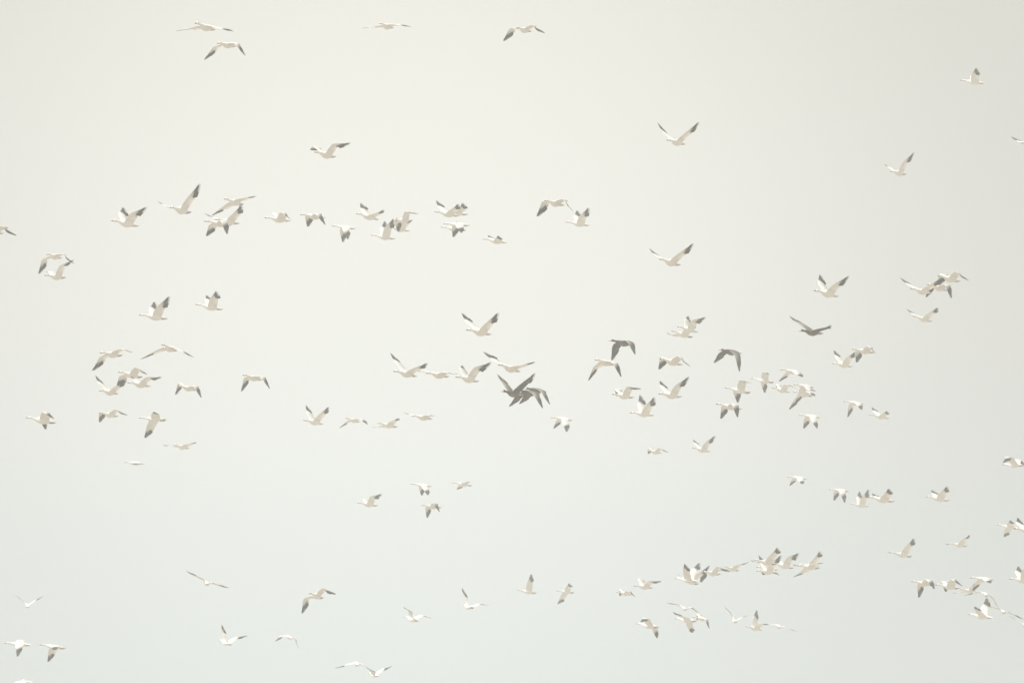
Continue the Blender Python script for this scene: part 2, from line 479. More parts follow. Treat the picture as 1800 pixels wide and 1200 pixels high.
# each bird: kind, bearing (two numbers, 1/1800 of the lens field), pixels per metre (-> its distance), heading, pitch, roll,
# then the flap and sweep of left/right inner and outer wing in degrees, neck lift (mm), wing feathering, hand turn, label, group
BIRDS = [
    ('white', 361.42, 48.74, 86.31, 58.4, 0.8, -1.4, -14.8, -15.6, -14.5, -7.3, 1.8, 11.6, -4.8, -6.2, 5, 0, -14, 'white goose gliding with wings spread wide, topmost bird at upper left', 'white geese of the flock'),
    ('white', 399.96, 79.91, 74.28, 54.6, -3.2, 0.5, -4.2, -11.8, -56.4, -48.1, 14.3, 2.7, -12.5, 3.1, -9, 0, 4, 'white goose with drooped wings just below the topmost gliding goose at upper left', 'white geese of the flock'),
    ('white', 679.77, 46.93, 70.11, 63.8, -1.4, 1.5, -6.4, -10.2, -15, -1.5, 11.6, 16.6, -8.8, -17.3, 2, 0, -14, 'small white goose gliding with level wings, middle bird along the top edge', 'white geese of the flock'),
    ('white', 921.63, 53.45, 69.61, 60.5, -2.1, 4.6, 9.2, 9, -42.1, -48.1, 16, 10.4, -19.4, -11.6, -3, 0, 30, 'white goose with drooped grey-tipped wings, rightmost of the geese along the top edge', 'white geese of the flock'),
    ('white', -9.57, 407.85, 78.14, 59.7, -0.6, 0.7, 13.6, 10.3, -39.9, -34.9, 19.6, 17.1, -24.4, -22.1, -2, 0, 30, 'white goose cut off by the left edge, one drooped wing showing', 'white geese of the flock'),
    ('white', 95.99, 451.33, 66.79, 62, -0.7, 9.1, -8.4, -12.8, -54.6, -59.9, 9.7, 4.5, -20, -12.3, -6, 0, 30, 'white goose with drooped wings, upper of the overlapping pair near the left edge', 'white geese of the flock'),
    ('white', 98.92, 487.11, 69.19, 46.4, -3.4, 9.7, 43.5, 37.8, 10.9, 8.8, -4, -21.3, -33.3, -32.5, 1, 0, 0, 'white goose with a raised wing, lower of the overlapping pair near the left edge', 'white geese of the flock'),
    ('white', 573.26, 273.08, 79.09, 52, 0.3, 2.8, 37.7, 39.2, -3.5, -8.4, 2.2, 2, -35.2, -39, -6, 0, 20, 'lone white goose with bent raised wings, under the top edge birds left of centre', 'white geese of the flock'),
    ('white', 1189.08, 250.76, 76.50, 55.2, -0.3, -1.9, 35.5, 35.7, 39.7, 43.6, -3.9, 4.2, -17.3, -19.9, -16, 0, 0, 'lone white goose with wings in a wide V, upper right of centre', 'white geese of the flock'),
    ('white', 1579.83, 304.72, 64.37, 52.7, -1.1, 11.6, 45.9, 42.5, 31.8, 31.1, -4.1, -8.4, -27.3, -35.2, -11, 0, 0, 'lone white goose with one wing steeply raised, upper right, right of the wide V goose', 'white geese of the flock'),
    ('white', 1712.07, 144.95, 60.05, -0.2, 2.7, -3.1, 31.3, 31.3, 29.1, 31.8, 0.7, 1.8, -18.6, -21.7, -3, 0, 0, 'white goose with one upright wing, alone in the upper right corner', 'white geese of the flock'),
    ('white', 1818.23, 255.82, 75.25, 39, -1.3, 2.9, 15.9, 15.5, 22.1, 22.8, 19.3, 23, -14.6, -12.7, -2, 0, 0, 'white goose cut off by the right edge, only a far wing and bill showing', 'white geese of the flock'),
    ('white', 222.26, 393.82, 77.63, 33.1, 3, -3.4, 40.2, 41.4, 32, 34.1, -3.6, -4.1, -42.2, -41.3, -7, 0, 0, 'white goose with half raised wings, leftmost of the long upper row', 'white geese of the flock'),
    ('white', 318.54, 370.49, 83.11, 55.3, 1.4, 12.8, 31, 28.9, 41.1, 35.2, 6.1, 13.6, -22.1, -27.5, -10, 0, 0, 'white goose with one steeply raised wing, second from left in the long upper row', 'white geese of the flock'),
    ('white', 412.39, 356.30, 73.00, 53.8, 2.5, 15.8, -11.3, -18, -12.3, -10.8, 1.9, 9.6, -5, -11.5, 4, 0, -14, 'white goose gliding on wide wings above the overlapping pair in the upper row', 'white geese of the flock'),
    ('white', 385.66, 393.61, 73.71, 27.5, 1.3, -0.6, 0.4, -12.4, -61.6, -38.4, 7.9, 5.5, -10.4, -13.4, -4, 0, 4, 'white goose with lowered wings, front bird of the leftmost overlapping pair in the upper row', 'white geese of the flock'),
    ('white', 401.36, 390.57, 72.15, 37.8, 0.6, 4.5, 17.2, 18.9, 23.3, 23, 6.2, 21, -2.9, 3.3, -2, 0, 0, 'white goose with raised wings, behind another in the leftmost overlapping pair of the upper row', 'white geese of the flock'),
    ('white', 490.73, 386.44, 69.21, 23.4, -0.2, -3.2, 30.5, 34.3, -43.8, -47.6, -2, -3.1, -33.9, -30.6, -4, 0, 30, 'white goose with bent wings, first one right of the overlapping pair in the upper row', 'white geese of the flock'),
    ('white', 552.13, 381.14, 67.49, 25.9, -0.1, -2.4, 3.6, -2.1, -61.8, -50.6, 5.9, 1.7, -30.8, -27.2, -2, 0, 16, 'white goose with lowered wing tips either side of its body, middle of the upper row', 'white geese of the flock'),
    ('white', 606.68, 400.37, 59.09, 9.1, 1, -0.8, -25.5, -22.8, -57.2, -62.2, 4.7, 4.1, -17.8, -17.4, -2, 0, 4, 'white goose with both wings straight down, lowest of the middle of the upper row', 'white geese of the flock'),
    ('white', 648.33, 381.96, 65.28, 30.9, 5.4, -11.4, 16.4, 19.9, 19.3, 23, -6.9, 1, -10.1, -21, -2, 0, -14, 'white goose with spread black wing fingers, above left of three overlapping geese in upper row', 'white geese of the flock'),
    ('white', 675.86, 417.38, 60.21, 13.9, 3.6, 0.7, 51.1, 51.1, 45.8, 48.6, -6.8, 0.1, -30, -27.7, -8, 0, 0, 'white goose with both wings up, lower left of three overlapping geese in upper row', 'white geese of the flock'),
    ('white', 709.57, 388.25, 62.77, 42.4, -6.3, 20.9, 22.4, 8.5, -40.6, -42.1, 10.4, -5.8, -35.9, -43.4, -1, 0, 20, 'white goose with an arched wing, uppermost of three overlapping geese in upper row', 'white geese of the flock'),
    ('white', 702.75, 403.40, 59.93, 21.2, 3.6, -4.6, 23.6, 23, 33.4, 34.1, -4.2, -4.8, -1.6, -25.6, -3, 0, 0, 'white goose half hidden, lower right of three overlapping geese in upper row', 'white geese of the flock'),
    ('white', 787.57, 377.18, 66.08, 27.3, 1.6, -8.3, 19.6, 22.4, 20.9, 22.9, 1.3, 8.4, -1.5, -12.4, -2, 0, 0, 'white goose with raised wings, front bird of the upper of two stacked pairs', 'white geese of the flock'),
    ('white', 802.43, 375.35, 64.33, 13.5, 1.2, 2, 6.5, 7, 14.7, 14, -14, -5.2, -3.4, -8.6, 0, 0, 0, 'white goose mostly hidden behind its neighbour in the upper of two stacked pairs', 'white geese of the flock'),
    ('white', 805.38, 395.74, 64.68, 10.5, -2.1, -1.7, -18.1, -9.9, -33.4, -48.3, 4.2, 3.5, -9.2, -9.8, -5, 0, 4, 'white goose with lowered wings, front bird of the lower of two stacked pairs', 'white geese of the flock'),
    ('white', 799.95, 403.11, 62.56, 10.2, 1.9, 0.5, 12.7, 13.8, -2.7, -4.5, 7.3, 4.9, -5.7, 1.2, -1, 0, 0, 'white goose mostly hidden behind its neighbour in the lower of two stacked pairs', 'white geese of the flock'),
    ('white', 872.84, 424.44, 61.69, 12.8, 2.4, -5.8, 2, 5.6, 12.8, 11.3, 6.1, 10.1, 0.4, -6.5, 1, 0, 0, 'small white goose with foreshortened wings, below right of the two stacked pairs', 'white geese of the flock'),
    ('white', 975.79, 357.99, 74.67, 51, 0.4, 0.6, 7.1, 5.7, -58.2, -60.7, 5.8, -5.3, -18.5, -6.1, -4, 0, 30, 'white goose with long drooped wings, right of the two stacked pairs', 'white geese of the flock'),
    ('white', 1018.04, 394.29, 61.84, 16.8, 2, -2, 34.3, 38.3, 41.5, 36.1, -0.4, -1.7, -27.8, -26.1, -4, 0, 0, 'white goose with both wings upright, under the wing tip of a drooped-winged goose', 'white geese of the flock'),
    ('white', 1178.76, 461.95, 79.06, 50.1, 3, 1.6, 25.9, 26.1, 32.2, 32.6, 3.4, 13.3, -18.8, -23, -8, 0, 0, 'lone white goose with wings in a shallow V, below the wide V goose', 'white geese of the flock'),
    ('white', 1454.36, 516.92, 77.66, 38, 3.8, -5.8, 38.4, 43.4, 39.6, 36.7, -2.1, 1, -33.6, -36.1, -8, 0, 0, 'white goose with raised wings, alone left of the overlapping trio at right', 'white geese of the flock'),
    ('white', 1620.70, 512.72, 71.24, 43.1, 2.3, -3.2, 17.4, 21.5, 27.4, 28.5, 5, 21.2, -10.9, -6.9, -6, 0, 0, 'white goose with far wing stretched out, leftmost of the overlapping trio at right', 'white geese of the flock'),
    ('white', 1649.86, 506.32, 69.86, 41.6, 4.1, -5.2, 9.6, -1.2, -68.1, -52.6, 6.2, -10.3, -20.3, -25.5, -1, 0, 0, 'white goose with drooped wings, middle of the overlapping trio at right', 'white geese of the flock'),
    ('white', 1669.80, 491.14, 73.33, 40.4, 2.8, 0.6, 23.4, 25.7, -40.1, -48.7, 5.4, -3, -29.7, -31.6, 1, 0, 30, 'white goose with arched wings, highest of the overlapping trio at right', 'white geese of the flock'),
    ('white', 1623.16, 561.44, 61.36, 40.6, 4.6, -1.7, 23.3, 21, 18, 23.8, 4, 11.7, 0.7, -12.3, -3, 0, 0, 'white goose with wings in a V, just below the overlapping trio at right', 'white geese of the flock'),
    ('white', 272.52, 557.80, 72.77, 21.5, 1.9, 2.5, 40.1, 41.3, 43.1, 40.4, -7.8, -5.7, -34.8, -34, -8, 0, 0, 'white goose with pointed raised wings, left one of two upright-winged geese at left', 'white geese of the flock'),
    ('white', 370.46, 540.73, 68.14, 12.9, 5, -0.5, 35.2, 35.6, 22.1, 22.5, -0.1, 3.6, -10.2, -14.1, -1, 0, 0, 'white goose with blunt raised wings, right one of two upright-winged geese at left', 'white geese of the flock'),
    ('white', 197.23, 623.29, 75.25, 47.4, -2, 12.5, 1.2, -0.5, -29.3, -40.1, -9.2, -5.7, 0.2, 1.4, -7, 0, 10, 'white goose with arched wings, upper left bird of the left-hand cluster', 'white geese of the flock'),
    ('white', 297.95, 612.65, 76.98, 65.2, 2.6, 0.7, -22.9, -23.7, -29.8, -25.8, 13.4, 13.5, -12.8, -5.1, -0, 0, -10, 'white goose with wings drooped evenly to both sides, upper right of the left-hand cluster', 'white geese of the flock'),
    ('white', 231.36, 659.62, 68.44, 33.7, 4.2, 11.7, 15.9, 3.1, -44.7, -22.4, -1.2, 12.8, -28.1, -19.5, -2, 0, 30, 'white goose with a sharply bent near wing, centre of the left-hand cluster', 'white geese of the flock'),
    ('white', 246.48, 676.43, 69.55, 40, -0.3, -2.2, 32.4, 23.2, -4.4, 13.6, -10.3, -24.2, -38.2, -25.4, -3, 0, 20, 'white goose with near wing swept back level, lower right of the left-hand cluster', 'white geese of the flock'),
    ('white', 192.64, 689.96, 67.87, 49.5, -2.4, -10.4, 29.5, 35.4, 33, 26.5, 16.6, 13, -15.1, -29.3, -0, 0, 0, 'white goose with wings in a V, lower left of the left-hand cluster', 'white geese of the flock'),
    ('white', 330.47, 683.00, 63.90, 47.2, 0.8, -8.3, 11, 16.7, -57.7, -65.7, 9.9, -2.3, -22.7, -17.4, -1, 0, 0, 'white goose with drooped wings, just right of the left-hand cluster', 'white geese of the flock'),
    ('white', 445.40, 664.52, 67.68, 47.3, 2.5, -1.6, -3.2, -5.1, -61.1, -64.2, -2.8, -16.8, -23.3, -14.6, -3, 0, 0, 'lone white goose with drooped wings, farther right of the left-hand cluster', 'white geese of the flock'),
    ('white', 74.99, 739.77, 74.17, 11.7, 5.1, 6.9, 23.2, 26.2, -44, -55.9, -3.1, -5, -39.7, -34.3, -0, 0, 16, 'white goose with near wing up and dark far tip below its belly, far left', 'white geese of the flock'),
    ('white', 192.66, 729.46, 62.81, 47.5, -0.2, 4.7, 15.9, 19.9, -38.3, -52.7, 3.2, -2.2, -32.3, -30.5, -1, 0, 30, 'white goose with arched wings and head against its far wing, below the left-hand cluster', 'white geese of the flock'),
    ('white', 270.85, 737.07, 66.56, 13.3, -0.3, 22.7, -9.6, -19.1, -22.1, -23.3, 7.1, 9.9, 3.2, 0.5, -2, 0, 3, 'white goose banking with one wing straight down, below the left-hand cluster', 'white geese of the flock'),
    ('white', 319.98, 785.77, 57.28, 50.3, 0.3, 1.6, 2.8, -1.1, 1.8, 8.6, 13.7, 18.9, 0.5, -14.1, -1, 0, -14, 'small white goose gliding on flat wings, below the banking goose at left', 'white geese of the flock'),
    ('white', 238.85, 813.99, 49.63, 5.3, -0.7, -3.6, -5.6, -4.3, -9.9, -9.6, 1.3, 2.3, 6.6, 2.8, -4, 0, 0, 'small white goose with wings foreshortened to nothing, lowest bird under the left-hand cluster', 'white geese of the flock'),
    ('white', 552.10, 742.37, 62.07, 40.3, 2.6, -6.5, 44.7, 47.7, 33.2, 34.5, -7.6, 2.7, -5.7, -26.2, -16, 0, 0, 'white goose with wings in a narrow V, leftmost in the row of four at left', 'white geese of the flock'),
    ('white', 620.87, 738.99, 50.65, 48.6, 3, 2.6, -4.5, -14.9, -36.6, -26.7, -5.9, -10.7, -8.9, -10.8, -3, 0, -12, 'white goose with lowered wings, second in the row of four left of centre', 'white geese of the flock'),
    ('white', 682.79, 747.93, 58.03, 35.7, 2.3, 7.7, 1.9, -6.2, -1.7, 6.7, 10.4, 15.1, 3, -7.5, -0, 0, -14, 'white goose with flat wings, third in the row of four left of centre', 'white geese of the flock'),
    ('white', 743.78, 734.12, 63.76, 38.5, -1, -4.9, 7.4, 5.2, -4.1, 5.4, 13.3, 17.5, -3.5, -8, -2, 0, 0, 'white goose with wings seen edge-on, rightmost in the row of four left of centre', 'white geese of the flock'),
    ('white', 843.81, 584.62, 81.48, 42.2, 0.5, -5.1, 30.7, 37.6, 40.2, 31.2, 9.4, 18.8, -14.9, -20.9, -9, 0, 0, 'white goose with wings in a V, alone above the central row', 'white geese of the flock'),
    ('white', 714.08, 657.52, 77.09, 42.7, 1.9, -13.2, 29.7, 36.8, 24.1, 22.9, -1.1, 9.8, -8.2, -16.7, -10, 0, 0, 'white goose with far wing raised, leftmost of the central row beside the brown geese', 'white geese of the flock'),
    ('white', 771.23, 659.75, 75.56, 43.5, -1.3, -5, 7.3, 7.3, -8.1, -0.2, 16.4, 21.5, -16.4, -16.5, -3, 0, 0, 'white goose gliding flat between two raised-winged geese in the central row', 'white geese of the flock'),
    ('white', 822.97, 666.92, 77.82, 45.2, 2.3, -0.5, 50, 54.5, 20.1, 16, -6.9, -3.2, -40.3, -52.1, -18, 0, 20, 'white goose with bent raised wings, right of the flat glider in the central row', 'white geese of the flock'),
    ('white', 896.56, 648.11, 85.36, 51.6, 2.9, -9.3, 10.7, 13.2, 15, 21.3, 2.6, 16.4, 2.9, -9.7, -4, 0, -14, 'white goose gliding on wide wings just above the three overlapping brown geese', 'white geese of the flock'),
    ('dark', 902.06, 692.12, 79.66, 49.4, -1.1, -1.8, 37.5, 39.1, 38.1, 37.4, -5.1, -11.6, -21.9, -20.5, -2, 0, 0, 'brown goose with raised wings, front bird of three overlapping brown geese', 'brown geese among the flock'),
    ('dark', 930.62, 690.85, 77.22, 44.4, -0.2, -6, -11.2, -19.3, -60.7, -48.4, 20.1, -0.1, -20.6, -8.2, -9, 0, 4, 'brown goose with lowered wings, middle of three overlapping brown geese', 'brown geese among the flock'),
    ('dark', 942.51, 686.60, 73.08, 45.7, -1.3, -1.8, -12.9, -32.9, -64.4, -33, 17.8, 4.9, -20.3, -22.6, -8, 0, 4, 'brown goose with lowered wings, rightmost of three overlapping brown geese', 'brown geese among the flock'),
    ('white', 989.90, 736.72, 56.85, 19.3, 0.7, -8.6, -28.3, -23.5, -41.8, -44.6, 4.7, 3.9, -4.5, -4.6, -3, 0, -12, 'white goose with both wings down, below right of the three overlapping brown geese', 'white geese of the flock'),
    ('dark', 1095.72, 603.31, 73.32, 31.3, 1.3, 2.6, -4.1, -7.5, -72.7, -69.9, 4.4, 2, -22.4, -9.8, -3, 0, 4, 'brown goose with drooped wings, directly above a drooped-winged white goose', 'brown geese among the flock'),
    ('white', 1063.84, 637.65, 75.57, 52.9, 2.4, 0.3, -13.1, -30.4, -67.6, -50.2, 13.7, -5.4, -20.6, -22.5, -10, 0, -12, 'white goose with wide drooped wings, touching the brown goose above it', 'white geese of the flock'),
    ('white', 1181.29, 637.10, 73.59, 40.9, 4.1, -1.1, 17.8, 20.9, -46.2, -51.9, 4, 0.8, -30.4, -24.4, -0, 0, 30, 'white goose with arched wings and head against its wing, between two drooped-winged brown geese', 'white geese of the flock'),
    ('white', 1210.43, 580.08, 63.29, 36.9, 4.5, -7.3, 56.9, 60.8, 20.9, 20.1, 0.9, -7.4, -40.7, -49.2, 1, 0, 20, 'white goose with raised wings, upper bird of the touching pair above the drooped brown geese', 'white geese of the flock'),
    ('white', 1200.73, 588.55, 62.06, 32, 7.2, 10.2, 6.1, 2.8, 19.7, 21.2, 4.6, 12.9, -12, -8.6, 4, 0, 0, 'white goose with level wings, lower bird of the touching pair above the drooped brown geese', 'white geese of the flock'),
    ('dark', 1285.13, 619.08, 72.86, 40.6, -0.1, -13.7, -15.2, -21.1, -70.8, -52.8, 10.1, 1.2, -11.8, -14.8, -7, 0, 4, 'brown goose with long drooped wings, right of the arched-winged white goose', 'brown geese among the flock'),
    ('white', 1096.70, 696.65, 66.16, 38.1, 0, 4.9, 39.8, 42.3, -20, -29.2, 2, -0.8, -39.6, -41.1, -3, 0, 20, 'white goose with bent wings, left of three geese under the drooped-winged white goose', 'white geese of the flock'),
    ('white', 1179.93, 695.51, 73.93, 40.6, -1.4, 0.3, 39.3, 42.5, 35.3, 28.9, 4.8, 5, -34.8, -38.7, -7, 0, 0, 'white goose with raised wings, upper right of three geese right of centre', 'white geese of the flock'),
    ('white', 1131.16, 728.10, 64.26, 21.5, -0.4, -7.1, 42, 44.5, 44, 46.9, -5.1, -3, -22.2, -23.8, -7, 0, 0, 'white goose with both wings upright, lowest of three geese right of centre', 'white geese of the flock'),
    ('white', 1151.69, 794.70, 47.57, 43.5, -0, -1.2, 23.5, 28, -32.3, -42.8, 3, -2.8, -31.2, -36.7, -1, 0, 30, 'faint small white goose with arched wings, low right of centre', 'white geese of the flock'),
    ('white', 1234.20, 791.21, 55.51, 38.3, 1.6, 0.7, 36.4, 40.5, 35.7, 26.5, 6.1, 5, -28, -33.1, -3, 0, 0, 'white goose with wings in a V, right of the faint small goose', 'white geese of the flock'),
    ('white', 1299.05, 686.91, 64.68, 17.3, 6, 20.9, 29.8, 19.9, -40, -40.3, -1.3, -6.2, -37.8, -33.8, -2, 0, 13, 'white goose with one wing up and one down, largest left bird of the right-hand cluster', 'white geese of the flock'),
    ('white', 1342.52, 669.47, 54.40, 2.1, 6.3, 22.8, 21.8, 13, -32.9, -37.1, -1, -3.5, -27.4, -24.8, -2, 0, 10, 'small white goose with one wing up and one down, upper middle of the right-hand cluster', 'white geese of the flock'),
    ('white', 1392.35, 653.26, 59.49, 28.2, 1.2, -0.2, -24.3, -21.6, -21.6, -28.9, 0, -2, -7.1, -3.5, -2, 0, -12, 'white goose with lowered wings, top right of the right-hand cluster', 'white geese of the flock'),
    ('white', 1374.33, 686.53, 53.86, 33.3, 4.8, -4.3, 34.2, 34.8, -19.9, -19, 3.2, -1.8, -37.4, -40.9, -0, 0, 2, 'white goose with bent wings, centre of the right-hand cluster', 'white geese of the flock'),
    ('white', 1414.55, 679.49, 59.18, 35.3, 1.3, 13.2, -46.8, -54.6, -27.3, -31.9, 10, 5.5, -4.5, -13.4, -7, 0, -12, 'white goose in front of its overlapping neighbour, right side of the right-hand cluster', 'white geese of the flock'),
    ('white', 1412.86, 693.15, 57.43, 33.7, 4.4, 13.2, -15.8, -20.7, -37, -39.3, 5.1, 5.9, -6.3, 0.3, -1, 0, -12, 'white goose half hidden behind its overlapping neighbour, right side of the right-hand cluster', 'white geese of the flock'),
    ('white', 1283.98, 715.28, 68.63, 21.8, 4.4, -1.5, 2.7, -3.7, -67.1, -53.7, 3.7, 3.6, -16.8, -14.9, -2, 0, 4, 'white goose with broad lowered wings, lower left of the right-hand cluster', 'white geese of the flock'),
    ('white', 1425.73, 732.13, 56.85, 19.5, -0.5, -4.7, -30.8, -24.7, -42.4, -51.4, 3.8, 3.8, -10.9, -12.3, -2, 0, 4, 'white goose with both wings down, lowest bird of the right-hand cluster', 'white geese of the flock'),
    ('dark', 1427.38, 584.62, 76.97, 39.4, -2.5, -10.8, 17.9, 22.5, 13.6, 16.2, -1.4, 6.7, 0.5, -1.3, -5, 0, 0, 'brown goose gliding with wings held out, rightmost of the brown geese', 'brown geese among the flock'),
    ('white', 1482.68, 642.03, 58.93, 32.4, 0.4, -6.7, 38.2, 41, 30.1, 30.3, 5.7, 10, -14.7, -22.5, -6, 0, 0, 'white goose with V wings, left of the touching pair below the brown glider', 'white geese of the flock'),
    ('white', 1519.67, 617.49, 64.16, 30.6, 0.4, 4.8, 9.4, 4.9, -54.5, -52.1, 2.3, -2.2, -28.8, -23.3, -2, 0, 30, 'white goose with an arched wing, right of the touching pair below the brown glider', 'white geese of the flock'),
    ('white', 1502.56, 708.47, 53.28, 22.5, 0.8, 4.7, -26, -19.1, -39.3, -59.9, 0.7, -1.1, -6.1, -8.8, -3, 0, -12, 'white goose with lowered wings, left one of a pair right of the right-hand cluster', 'white geese of the flock'),
    ('white', 1547.99, 732.53, 54.40, 21.8, 3.2, -9.3, 14.7, 18.1, 13.5, 14, 2.2, 9.6, 3.6, -13.6, -1, 0, 0, 'white goose with short raised wings, right one of a pair right of the right-hand cluster', 'white geese of the flock'),
    ('white', 1403.22, 840.32, 51.95, 18.4, 0.9, -3.3, -25.1, -18.2, -21.6, -33.4, 6.2, 6, -4.4, -8.3, -2, 0, -12, 'white goose with lowered wings, leftmost of a row of five at lower right', 'white geese of the flock'),
    ('white', 1476.89, 862.12, 51.70, 19.6, -1, -7.3, -18.9, -17.3, -62.2, -60.8, 6.9, 3.1, -14, -13.3, -5, 0, 4, 'white goose with both wings straight down, second of a row of five at lower right', 'white geese of the flock'),
    ('white', 1513.00, 888.21, 49.29, 22.6, 1.2, -1, 51.5, 53.2, 52.3, 50.5, -2.1, -3.9, -24.8, -31.5, -6, 0, 0, 'white goose with both wings upright, third of a row of five at lower right', 'white geese of the flock'),
    ('white', 1551.78, 878.51, 67.30, 16.1, 3.1, 0.9, 12.2, 11.2, 14.5, 16.1, -1.4, 3.5, 0.4, -5.2, 0, 0, 0, 'white goose with blunt raised wings, fourth of a row of five at lower right', 'white geese of the flock'),
    ('white', 1650.56, 876.97, 61.07, 17.5, 3.7, 0.1, 23.9, 23.2, 19.4, 20.9, -1.2, 3.5, -8.7, -16.2, -2, 0, 0, 'white goose with raised wings, rightmost of a row of five at lower right', 'white geese of the flock'),
    ('white', 1586.18, 975.26, 61.01, 32.4, 3.3, 12.3, 25.2, 17.5, 16.8, 20.6, -3.5, -1.3, -3.5, -7, -3, 0, 0, 'white goose with a steep raised wing, left one of two below the row of five', 'white geese of the flock'),
    ('white', 1686.20, 957.98, 52.27, 33.8, -0.3, 8.5, 14.8, 8.3, 8.2, 11.3, 4.7, 5.7, -6.5, -13.7, -3, 0, -14, 'small white goose with half raised wing, right one of two below the row of five', 'white geese of the flock'),
    ('white', 1783.11, 817.40, 61.23, -33.2, -0.1, 2.2, 42.2, 37.4, -38, -30.4, 7.1, 8.7, -13.4, -15.1, -5, 0, 10, 'white goose with near wing bent forward, highest of those cut by the lower right edge', 'white geese of the flock'),
    ('white', 1773.96, 926.05, 50.98, 6.5, 4.3, 16.4, -11.4, -15.2, -5.3, -13.8, 3.6, 4.3, -3.4, -8.5, 0, 0, 0, 'white goose with one wing down, in front of a wing-up goose at the right edge', 'white geese of the flock'),
    ('white', 1806.99, 932.79, 70.75, 27.5, 1.2, 9.1, 47.2, 43.8, 40.1, 39.3, 12.3, 18.4, -27.3, -32.6, -7, 0, 0, 'white goose with raised wings cut by the right edge, behind a wing-down goose', 'white geese of the flock'),
    ('white', 1209.23, 1019.39, 63.72, -26, 4.7, -4.6, 50.8, 53.1, 34.4, 31.1, -8.8, -10.2, -26.3, -16.6, -10, 0, 0, 'bright white goose with both wings upright, front left bird of the slanting chain', 'white geese of the flock'),
    ('white', 1214.07, 1022.12, 61.99, 48.6, 7.5, 8, 34.3, 34, 28.9, 23.9, -17.6, -17.5, -21, -17.6, -26, 0, 0, 'white goose mostly hidden behind the bright goose at the left of the slanting chain', 'white geese of the flock'),
    ('white', 1252.51, 1007.73, 62.02, 48.9, -1.8, 10.7, 19.6, 19.3, -38.7, -49.9, 7, 2.3, -28.5, -27.3, -2, 0, 30, 'white goose with arched near wing and far wing down, second head of the slanting chain', 'white geese of the flock'),
    ('white', 1286.95, 999.86, 53.99, 48.3, 4.3, 8.2, 6.3, 1.4, 4, 2, 0.3, -2.1, -24, -26.8, -0, 0, -14, 'white goose gliding on flat wings, middle of the slanting chain', 'white geese of the flock'),
    ('white', 1347.54, 988.61, 64.88, 33.4, 2.8, 10.5, 22.6, 11.4, 7.3, 17.7, -6.2, 2.7, 9.9, -11.7, -7, 0, 0, 'white goose with a raised near wing, highest of the slanting chain', 'white geese of the flock'),
    ('white', 1378.96, 995.21, 58.29, 30.5, 5.1, 6.7, 41.7, 43.6, 12.1, 4.8, -2.7, -7.1, -31.2, -23.1, -3, 0, 20, 'white goose with a bent raised wing, right behind the highest goose of the slanting chain', 'white geese of the flock'),
    ('white', 1351.09, 999.35, 58.46, 23.7, 0.8, -3.6, -22.1, -22.1, -22.1, -22.1, 6.8, 4.1, -28.2, -34, -1, 0, 3, 'white goose mostly hidden, upper of two heads beneath the highest goose of the chain', 'white geese of the flock'),
    ('white', 1349.37, 1005.01, 61.78, 36.5, -3, -2.1, 47.2, 48.4, 35.7, 37, -1.3, -7.3, -26.6, -23.5, -4, 0, 0, 'white goose with raised wings, lower of two heads beneath the highest goose of the chain', 'white geese of the flock'),
    ('white', 1423.42, 994.50, 59.40, 39.6, -1.9, 11.8, 17.4, 6.9, 14.3, 20.2, 1.3, 4.9, 9.4, -11.7, -5, 0, 0, 'white goose with raised wing, hidden behind the rightmost goose of the slanting chain', 'white geese of the flock'),
    ('white', 1423.53, 996.85, 64.23, 33.5, -1.2, 13, -8.7, -20, -13.9, -4.1, -2.2, 5.8, 5.7, -5, -1, 0, -14, 'white goose on flat wings, front bird at the right end of the slanting chain', 'white geese of the flock'),
    ('white', 1624.34, 1025.34, 62.91, 24.8, 1.9, 7.5, 1.3, -1.8, -57.6, -64.3, 1.9, -10.2, -17.8, -17.1, -4, 0, 4, 'white goose with broad lowered wings, leftmost of the lower right group', 'white geese of the flock'),
    ('white', 1668.05, 1031.36, 64.21, 20.1, 2.5, 3.2, 28, 32.3, -48.6, -55.9, -2.1, 4, -44.2, -32.7, -2, 0, 16, 'white goose with bent wings, second from left in the lower right group', 'white geese of the flock'),
    ('white', 1728.18, 1017.54, 61.22, 20, -1.1, 4.9, -24.9, -25, -21.9, -25.7, 3.3, 9, -4, -10.2, -1, 0, -12, 'white goose with near wing lowered, highest of the lower right group', 'white geese of the flock'),
    ('white', 1705.46, 1038.72, 55.12, 35.8, 1.1, 8.8, 3.9, -4.7, 0.5, 4.9, 24.2, 23.8, 20.1, -6.7, -1, 0, -14, "white goose gliding behind another bird's lowered wing in the lower right group", 'white geese of the flock'),
    ('white', 1732.51, 1044.71, 56.81, -85.5, 5.6, 21.7, -21.7, -23.8, -36.9, -34.2, 24.4, 15.5, -10.8, -13, -6, -14, 11, 'white goose seen from behind, left one of two banking in the lower right corner', 'white geese of the flock'),
    ('white', 1725.77, 1083.06, 62.22, -18.7, 4.3, -12, 35.7, 35.2, 25.4, 36.3, 4.3, 1.8, -13, -9.9, -1, 0, 0, 'bright white goose with both wings raised, lowest of the lower right group', 'white geese of the flock'),
    ('white', 1763.22, 1075.23, 54.15, -85.9, 3.1, 17.2, -1.6, -7, -6.1, -6.7, 13.5, 11, -6, -11, 0, -14, 0, 'white goose seen from behind, right one of two banking in the lower right corner', 'white geese of the flock'),
    ('white', 1802.60, 1099.11, 53.62, -86.3, 4.6, 1, 27, 27.3, 31.1, 30.7, 9.4, 10.3, -14.7, -15.9, -7, -4, 0, 'white goose at the right edge, one slanting wing showing below the banking two', 'white geese of the flock'),
    ('white', 1797.67, 1020.09, 62.56, 17.8, 0.8, 1, 46.4, 46.8, 35.6, 34.5, 6.1, 9.4, -26.2, -30.8, -6, 0, 0, 'white goose with raised wings cut by the right edge above the lower right group', 'white geese of the flock'),
